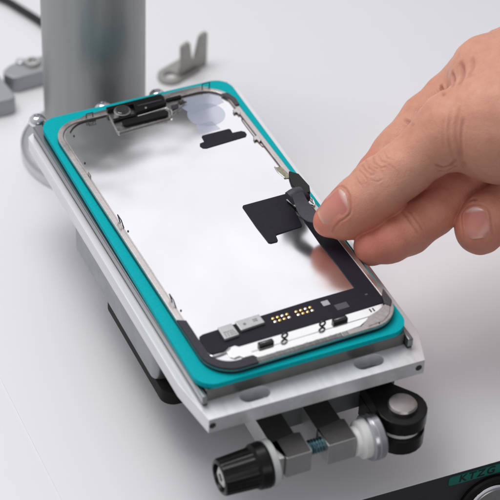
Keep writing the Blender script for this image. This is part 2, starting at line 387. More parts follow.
# bright connector bracket along the bottom
W0 = [(-26.6, -64.0), (-25.6, -63.7), (-24.6, -62.9), (-22.8, -62.7), (-21.8, -63.7), (2.5, -63.8), (24.5, -63.7), (31.5, -63.6), (30.6, -66.4), (24.6, -68.2), (19.6, -70.6), (14, -70.95), (-1.3, -71.0), (-17.8, -70.9), (-19.2, -69.2), (-22.3, -69.0), (-23.4, -67.8), (-25.4, -68.0), (-26.4, -67.0)]
bm = B(); prism(bm, W0, 1.7, 2.15); wb = pobj('connector_bracket', bm, 'white_metal', bevel=.12)
bm = B(); tube(bm, [(-33.0, -52, 1.9), (-32.9, -60, 1.9), (-32.2, -63.6, 1.9), (-30.6, -64.6, 1.9), (-27, -64.3, 1.95), (-24.8, -63.2, 2.1)], .38, 8, 6); pobj('edge_wire', bm, 'white_metal', wb)
for cx, cy in ((-13.3, -66.4), (14.4, -65.9)):
    bm = B(); prism(bm, rrect(cx - 2.7, cx + 2.7, cy - 1.0, cy + 1.0, .4, 4), 2.17, 3.3); c = pobj('connector_socket', bm, 'black_plastic', wb, bevel=.3)
    bm = B(); box(bm, cx - 2.0, cx + 2.0, cy + .15, cy + .4, 3.28, 3.34); pobj('socket_line', bm, 'chip', c)
for cx, cy in ((-6.3, -66.2), (7.8, -66.0)):
    ring = [(cx + 1.0 * math.cos(a), cy, 3.6 + 1.0 * math.sin(a)) for a in [2 * pi * i / 16 for i in range(16)]]
    bm = B(); tube(bm, ring, .36, 8, 1, closed=True); lathe(bm, (cx, cy, 2.16), (0, 0, 1), [(0, .5), (.5, .45), (.6, .3)], 10)
    pobj('spring_loop', bm, 'wire', wb)
bm = B(); box(bm, -19, 30, -67.75, -67.55, 2.14, 2.22); pobj('fold_line', bm, 'chip', wb)
for x in (26.2, 27.4):
    bm = B(); box(bm, x, x + .45, -66.0, -64.4, 2.17, 2.24); pobj('slot_mark', bm, 'wire', wb)

bm = B(); prism(bm, [(-24, 73.1), (-21, 74.6), (-12, 75.1), (6, 75.4), (22, 75.6), (27, 75.0), (30.4, 72.6), (27, 73.0)], .95, 1.9); pobj('top_lip', bm, 'lip_alloy', rim, bevel=.3)
# earpiece and camera bracket at the top left
ep = [(-12.2, 72.6), (-13.4, 59.8), (-13.0, 59.0), (8.2, 60.0), (9.4, 62.4), (12.0, 63.4), (15.2, 65.2), (17.6, 67.6), (16.8, 70.8), (9.5, 72.6), (8, 74.4), (-8, 74.2)]
ep = [(x, min(y, 71.9)) for x, y in ep]
bm = B(); prism(bm, ep, 1.68, 2.5); er = pobj('earpiece_bracket', bm, 'earpiece_alloy', bevel=.2)
bm = B(); prism(bm, rrect(-10.4, 8.2, 60.7, 64.0, 1.5, 6), 2.52, 3.6); pobj('speaker_mesh', bm, 'black_plastic', er, bevel=.3)
bm = B(); prism(bm, [(-3.4, 65.6), (9.6, 66.9), (10.4, 71.6), (-2.2, 71.6)], 2.52, 4.4); sm = pobj('sensor_module', bm, 'black_plastic', er, bevel=.4)
bm = B(); prism(bm, rrect(-1.5, 8.5, 68.6, 69.4, .3, 3), 4.38, 4.6); pobj('module_ridge', bm, 'rim_plastic', sm, bevel=.1)
bm = B(); lathe(bm, (1.0, 66.8, 4.4), (0, 0, 1), [(0, .5), (.2, .45), (.25, 0)], 12); pobj('rivet', bm, 'white_metal', sm)
bm = B(); box(bm, -12.6, -3.6, 65.0, 66.3, 2.52, 3.6); pobj('bracket_rib', bm, 'black_plastic', er, bevel=.3)
bm = B(); box(bm, -12.6, 10, 71.2, 73.1, 2.3, 4.3); pobj('top_rail', bm, 'black_plastic', er, bevel=.3)
bm = B(); lathe(bm, (-7.6, 68.9, 2.5), (0, 0, 1), [(0, 3.3), (1.6, 3.3), (1.9, 3.0), (1.9, 2.5), (1.5, 2.4)], 36); cr = pobj('camera_ring', bm, 'earpiece_alloy', er)
bm = B(); lathe(bm, (-7.6, 68.9, 2.5), (0, 0, 1), [(0, 2.6), (2.1, 2.6), (2.3, 2.3), (2.3, 0)], 36); pobj('camera_lens', bm, 'lens', cr)
bm = B(); prism(bm, [(10.6, 63.6), (13.4, 64.1), (14.2, 66.5), (11.2, 66.4)], 2.52, 2.9); pobj('foam_square', bm, 'rim_plastic', er, bevel=.1)
bm = B(); prism(bm, rrect(10.6, 17.0, 69.2, 70.6, .6, 4), 2.52, 3.4); pobj('foam_bar', bm, 'black_plastic', er, bevel=.2)
bm = B(); prism(bm, [(14.8, 65.9), (17.8, 66.2), (16.6, 67.0), (16.9, 68.4), (16.0, 67.4), (14.6, 67.6)], 2.52, 3.0); pobj('solder_spot', bm, 'wire', er, bevel=.1)
bm = B(); tube(bm, [(9.0, 66.2, 2.7), (9.8, 63.6, 2.9), (9.2, 61.2, 2.7)], .35, 8, 5); pobj('bracket_edge', bm, 'white_metal', er)
bm = B(); tube(bm, [(-3, 65.0, 2.8), (3, 65.2, 2.9), (9.4, 65.9, 2.8)], .35, 8, 5); pobj('bracket_edge', bm, 'white_metal', er)

# wire loops standing along the rim
def loop(x, y, dx, dy, h, r=.2, m='wire', lean=(0, 0)):
    p = [(x - dx, y - dy, 1.6), (x - dx + lean[0], y - dy + lean[1], 1.6 + h), (x + dx + lean[0], y + dy + lean[1], 1.6 + h), (x + dx, y + dy, 1.6)]
    bm = B(); tube(bm, p, r, 6, 1); pobj('wire_loop', bm, m, rim)
loop(-19.6, 72.0, 1.3, 0, 2.6, .22, 'wire', (0, 0)); loop(-19.6, 70.6, 1.3, 0, .9, .2, 'wire', (0, -1.6))
loop(28.2, 72.0, 1.5, 0, 3.2, .22); loop(12.4, 73.0, 1.2, 0, 1.2, .3, 'wire_light')
loop(-32.6, 9.6, 0, 1.6, 3.0, .2, 'wire', (-.6, 1)); loop(-32.7, -35.8, 0, 1.6, 2.8, .2, 'wire', (-.6, 1))
loop(-32.6, 40, 0, 1.0, .8, .25, 'wire_light')
for x, y in ((-32.0, 5.6), (-31.9, -39.6), (-29.0, 64.2), (-31.4, 47.5)):
    bm = B(); lathe(bm, (x, y, 1.65), (0, 0, 1), [(0, .35), (.35, .3), (.4, 0)], 10); pobj('dot', bm, 'wire', rim)
for x, y in ((33.2, 54.0), (32.9, 35.6)):
    bm = B(); prism(bm, [(x - 1.4, y + 1.4), (x + .5, y + 2.0), (x + .8, y - 1.2), (x - .4, y - 2.2), (x - .6, y - .4), (x - 1.8, y - .6)], 1.9, 2.5); pobj('rim_tab', bm, 'wire_light', rim, bevel=.2)

# folded flex connector at the right edge
fc = bpy.data.objects.new('flex_connector', None); COL.objects.link(fc); fc.parent = ph
def fobj(name, bm, m, **k): return pobj(name, bm, m, fx, **k)
bm = B(); prism(bm, TAB, 8.8, 9.3); fobj('tan_tab', bm, 'flex_tan', bevel=.12)
bm = B(); tube(bm, [(TAB[0][0] - .1, TAB[0][1], 9.4), ((TAB[0][0] + TAB[3][0]) / 2 - .6, (TAB[0][1] + TAB[3][1]) / 2, 9.7), (TAB[3][0], TAB[3][1], 9.6)], .3, 8, 5); fobj('tan_tab_edge', bm, 'chip')
bm = B(); prism(bm, FOLD, 8.2, 9.8); fobj('black_fold', bm, 'black_plastic', bevel=.5, seg=3)
bm = B(); tube(bm, [(23.6, -8.9, 9.6), (25.7, -8.6, 10.2), (28.0, -8.2, 9.8)], 2.7, 18, 6); fobj('rolled_fold', bm, 'flex_grey')
bm = B(); tube(bm, [(26.8, -10.4, 8.8), (28.6, -9.9, 9.0), (30.0, -9.4, 8.6)], 1.8, 16, 6); fobj('rolled_fold', bm, 'film_black')
bm = B(); ribbon(bm, [(25.9, -10.0, 12.2), (25.7, -13.6, 10.8), (25.5, -18.0, 10.0), (26.2, -21.8, 9.9), (28.4, -25.0, 10.5), (31.5, -27, 11.2)], [(1, .12, 0)] * 6, [2.2, 2.5, 2.9, 2.8, 2.4, 2.0], .35); fobj('pulled_strap', bm, 'flex_grey', bevel=.08)
bm = B(); prism(bm, [(26.4, -1.6), (28.6, -1.2), (29.0, -5.4), (30.2, -8.8), (31.6, -13.2), (29.2, -12.6), (28.0, -9.4), (26.8, -6.0)], 2.02, 3.0); fobj('stiffener', bm, 'black_plastic', bevel=.2)
bm = B(); tube(bm, [(26.2, -2.0, 3.2), (26.6, -4.0, 3.3), (27.6, -7.0, 3.2)], .28, 6, 4); fobj('stiffener_edge', bm, 'wire_light')
ring = [(34.0 + .8 * math.cos(a), -5.6 + 2.6 * math.sin(a), 2.9 + .2 * math.sin(a)) for a in [2 * pi * i / 20 for i in range(20)]]
bm = B(); tube(bm, ring, .34, 8, 1, closed=True); fobj('white_clip', bm, 'white_metal')
bpy.data.objects.remove(fc)

# ------------------------------------------------------------------ clamp under the front of the tray
cl = empty('adjustment_clamp', (0, -92, -40), 'screw clamp with black knob, steel jaws and threaded rod under the tray front', 'clamp')
kn = []
nr = 72; bm = B()
prof = [(0, 5.6, 0), (.3, 6.1, 0), (1.0, 6.4, 1), (11.6, 7.0, 1), (12.0, 7.2, 0), (12.7, 7.8, 0), (15.8, 8.1, 0), (16.6, 7.7, 0), (16.7, 3, 0)]
rings = []
X0, KY, KZ = -38.0, -93.2, -26.5
for h, r, kf in prof:
    rings.append([bm.verts.new(P3((X0 + h, KY + (r - (.28 if (kf and i % 4 < 2) else 0)) * math.cos(2 * pi * i / nr), KZ + (r - (.28 if (kf and i % 4 < 2) else 0)) * math.sin(2 * pi * i / nr)))) for i in range(nr)])
for A, Bq in zip(rings, rings[1:]):
    for i in range(nr): bm.faces.new((A[i], A[(i + 1) % nr], Bq[(i + 1) % nr], Bq[i]))
bm.faces.new(rings[-1])
r2 = [[bm.verts.new(P3((X0 + h, KY + r * math.cos(2 * pi * i / nr), KZ + r * math.sin(2 * pi * i / nr)))) for i in range(nr)] for h, r in ((0, 4.9), (2.2, 4.3))]
for A, Bq in ((rings[0], r2[0]), (r2[0], r2[1])):
    for i in range(nr): bm.faces.new((A[i], A[(i + 1) % nr], Bq[(i + 1) % nr], Bq[i]))
bm.faces.new(r2[1]); bmesh.ops.recalc_face_normals(bm, faces=bm.faces[:])
k = obj('knob', bm, 'black_plastic', cl)
bm = B(); lathe(bm, (X0 + 2.1, KY, KZ), (-1, 0, 0), [(0, 3.6), (1.2, 3.6), (1.5, 3.2), (1.5, 1.6), (.6, 1.5)], 6); obj('knob_nut', bm, 'steel', k)
bm = B(); lathe(bm, (X0 + 17.6, KY, KZ), (1, 0, 0), [(-.8, 7.8), (-.5, 8.1), (1.2, 8.1), (1.5, 7.8), (1.5, 0)], 48); obj('washer', bm, 'washer_plastic', cl)
bm = B(); box(bm, -17.9, -15.9, -96.4, -80, -33, -22.6); obj('end_plate', bm, 'milled', cl, bevel=.3)
def jaw(x0, x1, xl, xr, zt=-22.0, zb=-31.2):
    bm = B(); prism(bm, [(x0, -97.6), (x1, -97.6), (x1, -88.0), (xr, -87.6), (xr, -60), (xl, -60), (xl, -89.6), (x0, -88.6)], zb, zt)
    o = obj('jaw', bm, 'jaw_metal', cl, bevel=.25)
    bm = B(); prism(bm, [(x0 + .3, -97.3), (x1 - .3, -97.3), (x1 - .3, -88.3), (xr - .3, -87.9), (xl + .3, -89.3), (x0 + .3, -88.9)], zt, zt + .1)  # grey sheet: the dark tray underside mirrored in the jaw top, as colour
    obj('jaw_top_shade', bm, 'jaw_shade_grey', o)
    bm = B(); prism(bm, [(xl + .3, -89.2), (xr - .3, -87.8), (xr - .3, -60.2), (xl + .3, -60.2)], zt, zt + .12)  # black sheet: shade under the tray painted onto the rear of the jaw
    obj('jaw_bar_shade', bm, 'jaw_shade_black', o)
jaw(-15.8, -6.6, -18.2, -8.6); jaw(-.7, 9.8, -1.2, 8.6)
bm = B(); lathe(bm, (-15, KY + .4, -25.6), (1, 0, 0), [(0, 2.1), (33, 2.1)], 24)
rod = obj('threaded_rod', bm, 'thread', cl)
bm = B(); hel = []
for i in range(0, 7 * 20 + 1):
    a = 2 * pi * i / 20; hel.append((-7.0 + i * 1.0 / 20 * 1.0, KY + .4 + 2.35 * math.cos(a), -25.6 + 2.35 * math.sin(a)))
tube(bm, hel, .34, 6, 1); obj('screw_thread', bm, 'thread', rod)
bm = B(); lathe(bm, (9.9, -94.6, -27), (1, 0, 0), [(0, 4.6), (.3, 5.0), (1.6, 5.2), (2.0, 6.3), (2.4, 6.7), (5.6, 6.8), (6.0, 6.6)], 48); obj('nylon_roller', bm, 'nylon', cl)
bm = B(); lathe(bm, (14.6, -94.8, -27), (1, 0, 0), [(0, 7.0), (0, 7.6), (.5, 8.1), (1.5, 8.2), (1.8, 7.9), (2.2, 8.2), (4.2, 8.1), (4.8, 7.6), (4.9, 0)], 56); obj('steel_collar', bm, 'chrome_satin', cl)
# black fork with rounded end carrying the hinge pin
def forkpts(yc=-93.4, xc=28.4, r=8.6):
    p = [(20.6, -78), (29.8, -78), (31.0, -82.6)]
    for i in range(15):
        a = math.radians(42) - math.radians(232) * i / 14; p.append((xc + r * math.cos(a), yc + r * math.sin(a)))
    p += [(20.4, -88)]; return p
bm = B(); prism(bm, forkpts(), -24.2, -18.6); fk = obj('hinge_fork', bm, 'black_plastic', cl, bevel=.8, seg=3)
bm = B(); prism(bm, forkpts(r=8.4), -33.2, -26.9); obj('fork_cheek', bm, 'black_plastic', fk, bevel=.8, seg=3)
bm = B(); prism(bm, [(20.4, -78), (29.8, -78), (30.6, -82), (26, -86), (20.4, -90)], -26.92, -24.18); obj('fork_web', bm, 'black_plastic', fk)
bm = B(); lathe(bm, (28.4, -93.4, -26.88), (0, 0, 1), [(0, 7.0), (2.66, 7.0), (2.66, 0)], 40); obj('pivot_ring', bm, 'pivot_white', fk)
bm = B(); lathe(bm, (28.4, -93.4, -18.62), (0, 0, 1), [(0, 5.0), (1.3, 5.0), (1.9, 4.5), (2.0, 3.6), (2.15, 0)], 48); obj('hinge_pin', bm, 'pin_steel', fk)
bm = B(); box(bm, -16, 34, -78, -62, -30, -13.05); obj('carrier_block', bm, 'dark_alu', cl, bevel=.3)

# ------------------------------------------------------------------ forked bracket behind the tray
fb = empty('fork_bracket', (55, 152, TOP), 'small grey forked metal bracket standing on the white top behind the tray', 'bracket')
# upright plate runs along the direction (14.7, 7.1) and is 22 mm high
ux = Vector((14.6, 6.2, 0)).normalized()
def up(s, h): p = Vector((49.6, 149.2, TOP)) + ux * s; return (p.x, p.y, p.z + h)
prof = [(0, .3), (16.6, .3), (17.2, 2), (17.2, 16), (16.4, 17.2), (13.6, 17.0), (12.4, 15.6), (9.8, 6.6), (8.0, 6.6), (6.6, 15.6), (5.6, 17.2), (2.2, 16.6), (1.4, 15.4), (1.6, 6), (.2, 3)]
bm = B(); nrm = Vector((-ux.y, ux.x, 0))
f0 = [bm.verts.new(P3(up(s, h))) for s, h in prof]; f1 = [bm.verts.new(P3(Vector(up(s, h)) + nrm * 1.7)) for s, h in prof]
bm.faces.new(f0[::-1]); bm.faces.new(f1)
for i in range(len(prof)): j = (i + 1) % len(prof); bm.faces.new((f0[i], f0[j], f1[j], f1[i]))
bmesh.ops.recalc_face_normals(bm, faces=bm.faces[:])
obj('upright_fork', bm, 'bracket_steel', fb, bevel=.25)
c0 = Vector((49.0, 151.6, 0)) - ux * 2.0 + nrm * 1.5
hole = circle(c0.x, c0.y, 2.7, 20)
po = []
for i in range(13):
    a = math.atan2(ux.y, ux.x) + pi / 2 + pi * i / 12; po.append((c0.x + 5.6 * math.cos(a), c0.y + 5.6 * math.sin(a)))
e1 = c0 + ux * 13
po += [(e1.x + nrm.x * -5.6, e1.y + nrm.y * -5.6), (e1.x + nrm.x * 5.6, e1.y + nrm.y * 5.6)]
bm = B(); prism(bm, po, TOP + .02, TOP + 2.0, holes=[hole]); obj('foot_plate', bm, 'bracket_steel', fb, bevel=.25)

# ------------------------------------------------------------------ two grey bars at the left edge
def bar(name, pts, z0, z1, label):
    bm = B(); prism(bm, pts, z0, z1)
    cx = sum(p[0] for p in pts) / len(pts); cy = sum(p[1] for p in pts) / len(pts)
    e = empty(name, (cx, cy, z0), label, 'bar', group='grey metal bars behind the column')
    obj('bar_body', bm, 'bar_grey', e, bevel=.6, seg=3); return e
b1 = bar('guide_bar', [(-22.4, 170.6), (-19.6, 166.6), (-17.6, 165.8), (16, 167.6), (16, 178.6), (-3, 177.2), (-14.6, 176.6), (-18.4, 175.4), (-21.4, 173.0)], TOP + .02, -44, 'short grey metal bar with a screw, running behind the column')
bm = B(); lathe(bm, (-8.4, 173.2, -44), (0, 0, 1), [(0, 3.6), (1.0, 3.5), (1.4, 3.1), (1.4, 1.9), (.6, 1.7), (.6, 0)], 24); obj('bar_screw', bm, 'steel', b1)
bm = B(); lathe(bm, (-12.6, 176.0, -44), (0, 0, 1), [(0, 2.2), (.8, 2.1), (1.2, 1.6), (1.2, 0)], 20); obj('bar_screw', bm, 'chrome_satin', b1)
bar('guide_bar', [(-24.6, 173.6), (-22.6, 155.2), (-23.2, 153.0), (-25.4, 151.8), (-62, 153.0), (-62, 176)], TOP + .02, -44, 'wide grey metal bar cut off by the left picture edge')

# ------------------------------------------------------------------ cable
bm = B(); tube(bm, [(-30, 262, -50), (-12, 246, -50), (-1.9, 234.8, -50), (3.5, 222.9, -50), (9.1, 207.5, -50), (12, 190, -50), (10, 170, -50), (6, 148, -50.2)], 1.75, 14, 8)
cb = obj('cable', bm, 'cable'); tag(cb, 'black cable lying on the white top, passing behind the grey column', 'cable')
# ------------------------------------------------------------------ the hand: one signed distance body turned into one mesh
THUMB = [(31.2,-27.6,10.5,5.7),(35.8,-29.1,12.7,8.5),(41.9,-29.4,16.3,9.9),(49.0,-29.2,21.1,10.2),(57.4,-29.3,26.7,9.7),(66.5,-30.0,33.8,9.8),(74.3,-31.5,40.9,11.7)]
PALM = [(74.3,-31.5,40.9,11.7),(88.9,-36.6,43.0,19.6),(113.9,-35.5,47.8,24.9),(148.5,-31.6,51.2,27.5)]
PALM_BACK = [(100.4,-12.6,43.4,15.5),(127.9,-14.0,40.7,22.2),(156.9,-20.5,44.1,27.3)]
FOREARM = [(151.3,-27.8,48.9,28.4),(185.3,-26.9,52.0,28.1),(263.6,-25.4,62.9,35.1)]
INDEX = [(50.3,-15.3,9.5,6.4),(56.4,-13.6,12.8,7.5),(67.7,-9.5,18.4,8.9),(79.7,-5.1,26.2,8.6),(88.8,-3.1,31.4,8.4),(99.9,-1.7,37.1,10.0),(110.9,-2.3,39.1,13.0)]
MIDDLE = [(43.1,-39.1,4.4,6.8),(49.0,-39.4,5.6,8.2),(56.7,-38.7,7.2,8.5),(67.0,-36.6,10.1,8.4),(78.1,-33.2,13.3,8.6),(91.0,-29.3,17.9,8.9),(111.4,-24.2,27.7,10.7)]
RING = [(79.7,-49.3,9.2,9.2),(82.7,-48.3,12.0,9.6),(90.0,-47.1,13.8,9.1),(106.0,-46.7,16.4,9.5),(127.2,-37.5,21.6,10.7),(129.3,-24.8,30.0,12.2)]
PINKY = [(98.4,-59.8,1.5,7.0),(102.2,-60.7,5.6,7.7),(114.1,-58.2,11.4,7.7),(131.3,-52.1,17.5,8.5),(138.9,-33.4,28.8,10.7)]

def cone_d(P, a, b):
    A = np.array(a[:3], np.float32); B = np.array(b[:3], np.float32); d = B - A
    t = np.clip(((P - A) @ d) / float(d @ d), 0, 1)
    return np.linalg.norm(P - A - t[..., None] * d, axis=-1) - (a[3] + (b[3] - a[3]) * t)

def smin(a, b, k):
    h = np.clip(0.5 + 0.5 * (b - a) / k, 0, 1)
    return b + (a - b) * h - k * h * (1 - h)

def chain_d(P, ch, k=1.6):
    d = cone_d(P, ch[0], ch[1])
    for i in range(1, len(ch) - 1):
        d = smin(d, cone_d(P, ch[i], ch[i + 1]), k)
    return d

def hand_d(P):
    palm = smin(chain_d(P, PALM, 5), chain_d(P, PALM_BACK, 5), 10)
    palm = smin(palm, chain_d(P, FOREARM, 8), 14)
    out = smin(palm, chain_d(P, THUMB), 6)
    for ch, k in ((INDEX, 5), (MIDDLE, 4), (RING, 3), (PINKY, 3)):
        f = smin(palm, chain_d(P, ch), k)
        out = smin(out, f, 0.7)
    x, y, z = P[..., 0], P[..., 1], P[..., 2]
    out = out + 0.22 * np.sin(x * .31 + y * .17) * np.sin(y * .27 - z * .23 + 1) + 0.10 * np.sin(x * .7 + z * .5) * np.sin(y * .8 + 2 - z * .3)
    return out

def grad_d(P, f=hand_d, e=0.15):
    g = np.stack([f(P + np.array(v, np.float32) * e) - f(P - np.array(v, np.float32) * e) for v in ((1,0,0),(0,1,0),(0,0,1))], -1)
    return g / (np.linalg.norm(g, axis=-1, keepdims=True) + 1e-9)

def trace_d(o, d, far=900.):
    o = np.asarray(o, float); d = np.asarray(d, float); d = d / np.linalg.norm(d); t = 0.
    for _ in range(200):
        s = float(hand_d((o + d * t)[None].astype(np.float32))[0])
        if s < 0.02: return o + d * t
        t += s * .8
        if t > far: return None
    return o + d * t
CREASES = [
 (0.247,0.6,[(72.1,-37.6,54.9),(70.2,-40.4,51.6),(69.0,-43.6,46.5),(69.8,-45.4,41.3),(71.8,-45.1,34.9)]),
 (0.361,0.6,[(71.6,-41.6,52.8),(70.1,-44.1,47.9),(70.1,-45.8,42.7),(71.7,-46.3,36.7)]),
 (0.17099999999999999,0.5,[(69.8,-36.5,53.2),(67.5,-40.0,49.5),(67.1,-42.7,44.3),(68.6,-43.9,38.4)]),
 (0.095,0.5,[(67.2,-36.7,51.5),(65.8,-39.4,47.9),(65.6,-41.4,43.4)]),
 (0.44999999999999996,0.5,[(69.1,-44.3,38.5),(68.4,-42.2,34.6),(66.5,-41.0,33.4),(64.0,-40.3,34.9)]),
 (0.30000000000000004,0.4,[(69.9,-43.6,35.2),(68.8,-40.2,30.5),(65.6,-40.0,31.7)]),
 (0.323,0.35,[(44.0,-24.8,29.5),(43.3,-28.3,30.0),(43.8,-31.8,30.3),(44.9,-32.6,30.5)]),
 (0.361,0.38,[(46.5,-22.8,29.5),(44.6,-28.7,30.8),(45.5,-32.2,30.9)]),
 (0.266,0.3,[(45.5,-26.8,30.9),(45.8,-30.0,31.4),(47.3,-31.6,31.7),(47.7,-33.9,31.1)]),
 (0.323,0.35,[(48.6,-23.7,30.9),(47.0,-28.2,31.9),(47.7,-31.4,31.9),(49.1,-32.3,32.6)]),
 (0.22799999999999998,0.3,[(49.6,-26.0,32.6),(48.9,-29.0,32.8),(49.9,-31.5,33.5)]),
 (0.209,0.3,[(42.2,-26.0,28.7),(42.1,-30.0,29.4),(42.3,-32.8,28.8)]),
 (0.19,0.3,[(43.2,-33.2,29.3),(45.0,-35.0,29.2),(46.8,-35.0,30.0)]),
 (0.152,0.3,[(51.4,-26.1,34.0),(50.6,-29.8,34.2),(51.8,-32.0,34.6)]),
 (0.133,0.3,[(50.0,-32.0,33.4),(51.1,-34.3,33.0),(52.1,-36.4,31.7)]),
 (0.152,0.3,[(40.4,-27.5,27.6),(39.9,-31.0,27.3),(40.4,-33.0,26.9)]),
 (0.69,0.55,[(84.4,-5.2,39.2),(84.0,-6.7,38.6),(71.8,-27.8,53.8)]),
 (0.375,0.6,[(69.4,-8.0,30.2),(70.0,-9.9,30.0),(61.2,-27.1,43.5)]),
 (0.575,0.9,[(87.0,-12.1,52.9),(85.6,-16.1,52.9),(79.5,-26.3,57.9),(77.3,-28.1,57.6)]),
 (0.5249999999999999,0.8,[(85.0,-10.4,48.1),(83.9,-14.0,47.7),(76.1,-26.0,55.2)]),
 (0.375,0.8,[(89.3,-15.2,56.5),(86.5,-20.8,57.4),(80.7,-28.6,59.9)]),
 (0.42000000000000004,0.45,[(54.1,-38.3,15.8),(54.9,-43.0,14.6),(56.2,-46.3,11.9)]),
 (0.304,0.4,[(56.3,-37.9,16.1),(57.0,-42.7,15.1),(58.4,-45.8,12.1)]),
 (0.44999999999999996,0.45,[(76.4,-45.2,19.2),(77.3,-45.5,20.0),(77.7,-46.9,20.5)]),
]
SKIN_A = (.60, .28, .19); SKIN_B = (.67, .335, .235); SKIN_C = (.52, .225, .15); SKIN_TIP = (.60, .145, .105)
WORLD_DIM = .15; WORLD_BRIGHT = .55
EXPO = 0.0
LIGHTS = [('softbox_back', (285, 545, 510), (20, 0, 0), 620, 480, .50, (1, .99, 1)),
          ('softbox_top', (-120, 180, 520), (10, -10, 0), 340, 340, 2.15, (1, .985, .975)),
          ('fill_front', (-60, -520, 160), (0, -90, -45), 400, 200, .34, (1, 1, 1))]  # unseen fill lamp added to lift the clamp and front faces
def grid_axis(lo, a, b, hi, h, g=1.12, hmax=2.4):
    mid = list(np.arange(a, b + h * .5, h)); s = h; up_ = []; x = mid[-1]
    while x < hi: s = min(s * g, hmax); x += s; up_.append(x)
    s = h; dn = []; x = mid[0]
    while x > lo: s = min(s * g, hmax); x -= s; dn.append(x)
    ax_ = np.array(dn[::-1] + mid + up_, np.float32); n = (-len(ax_)) % 8
    return np.concatenate([ax_, ax_[-1] + hmax * np.arange(1, n + 1, dtype=np.float32)])

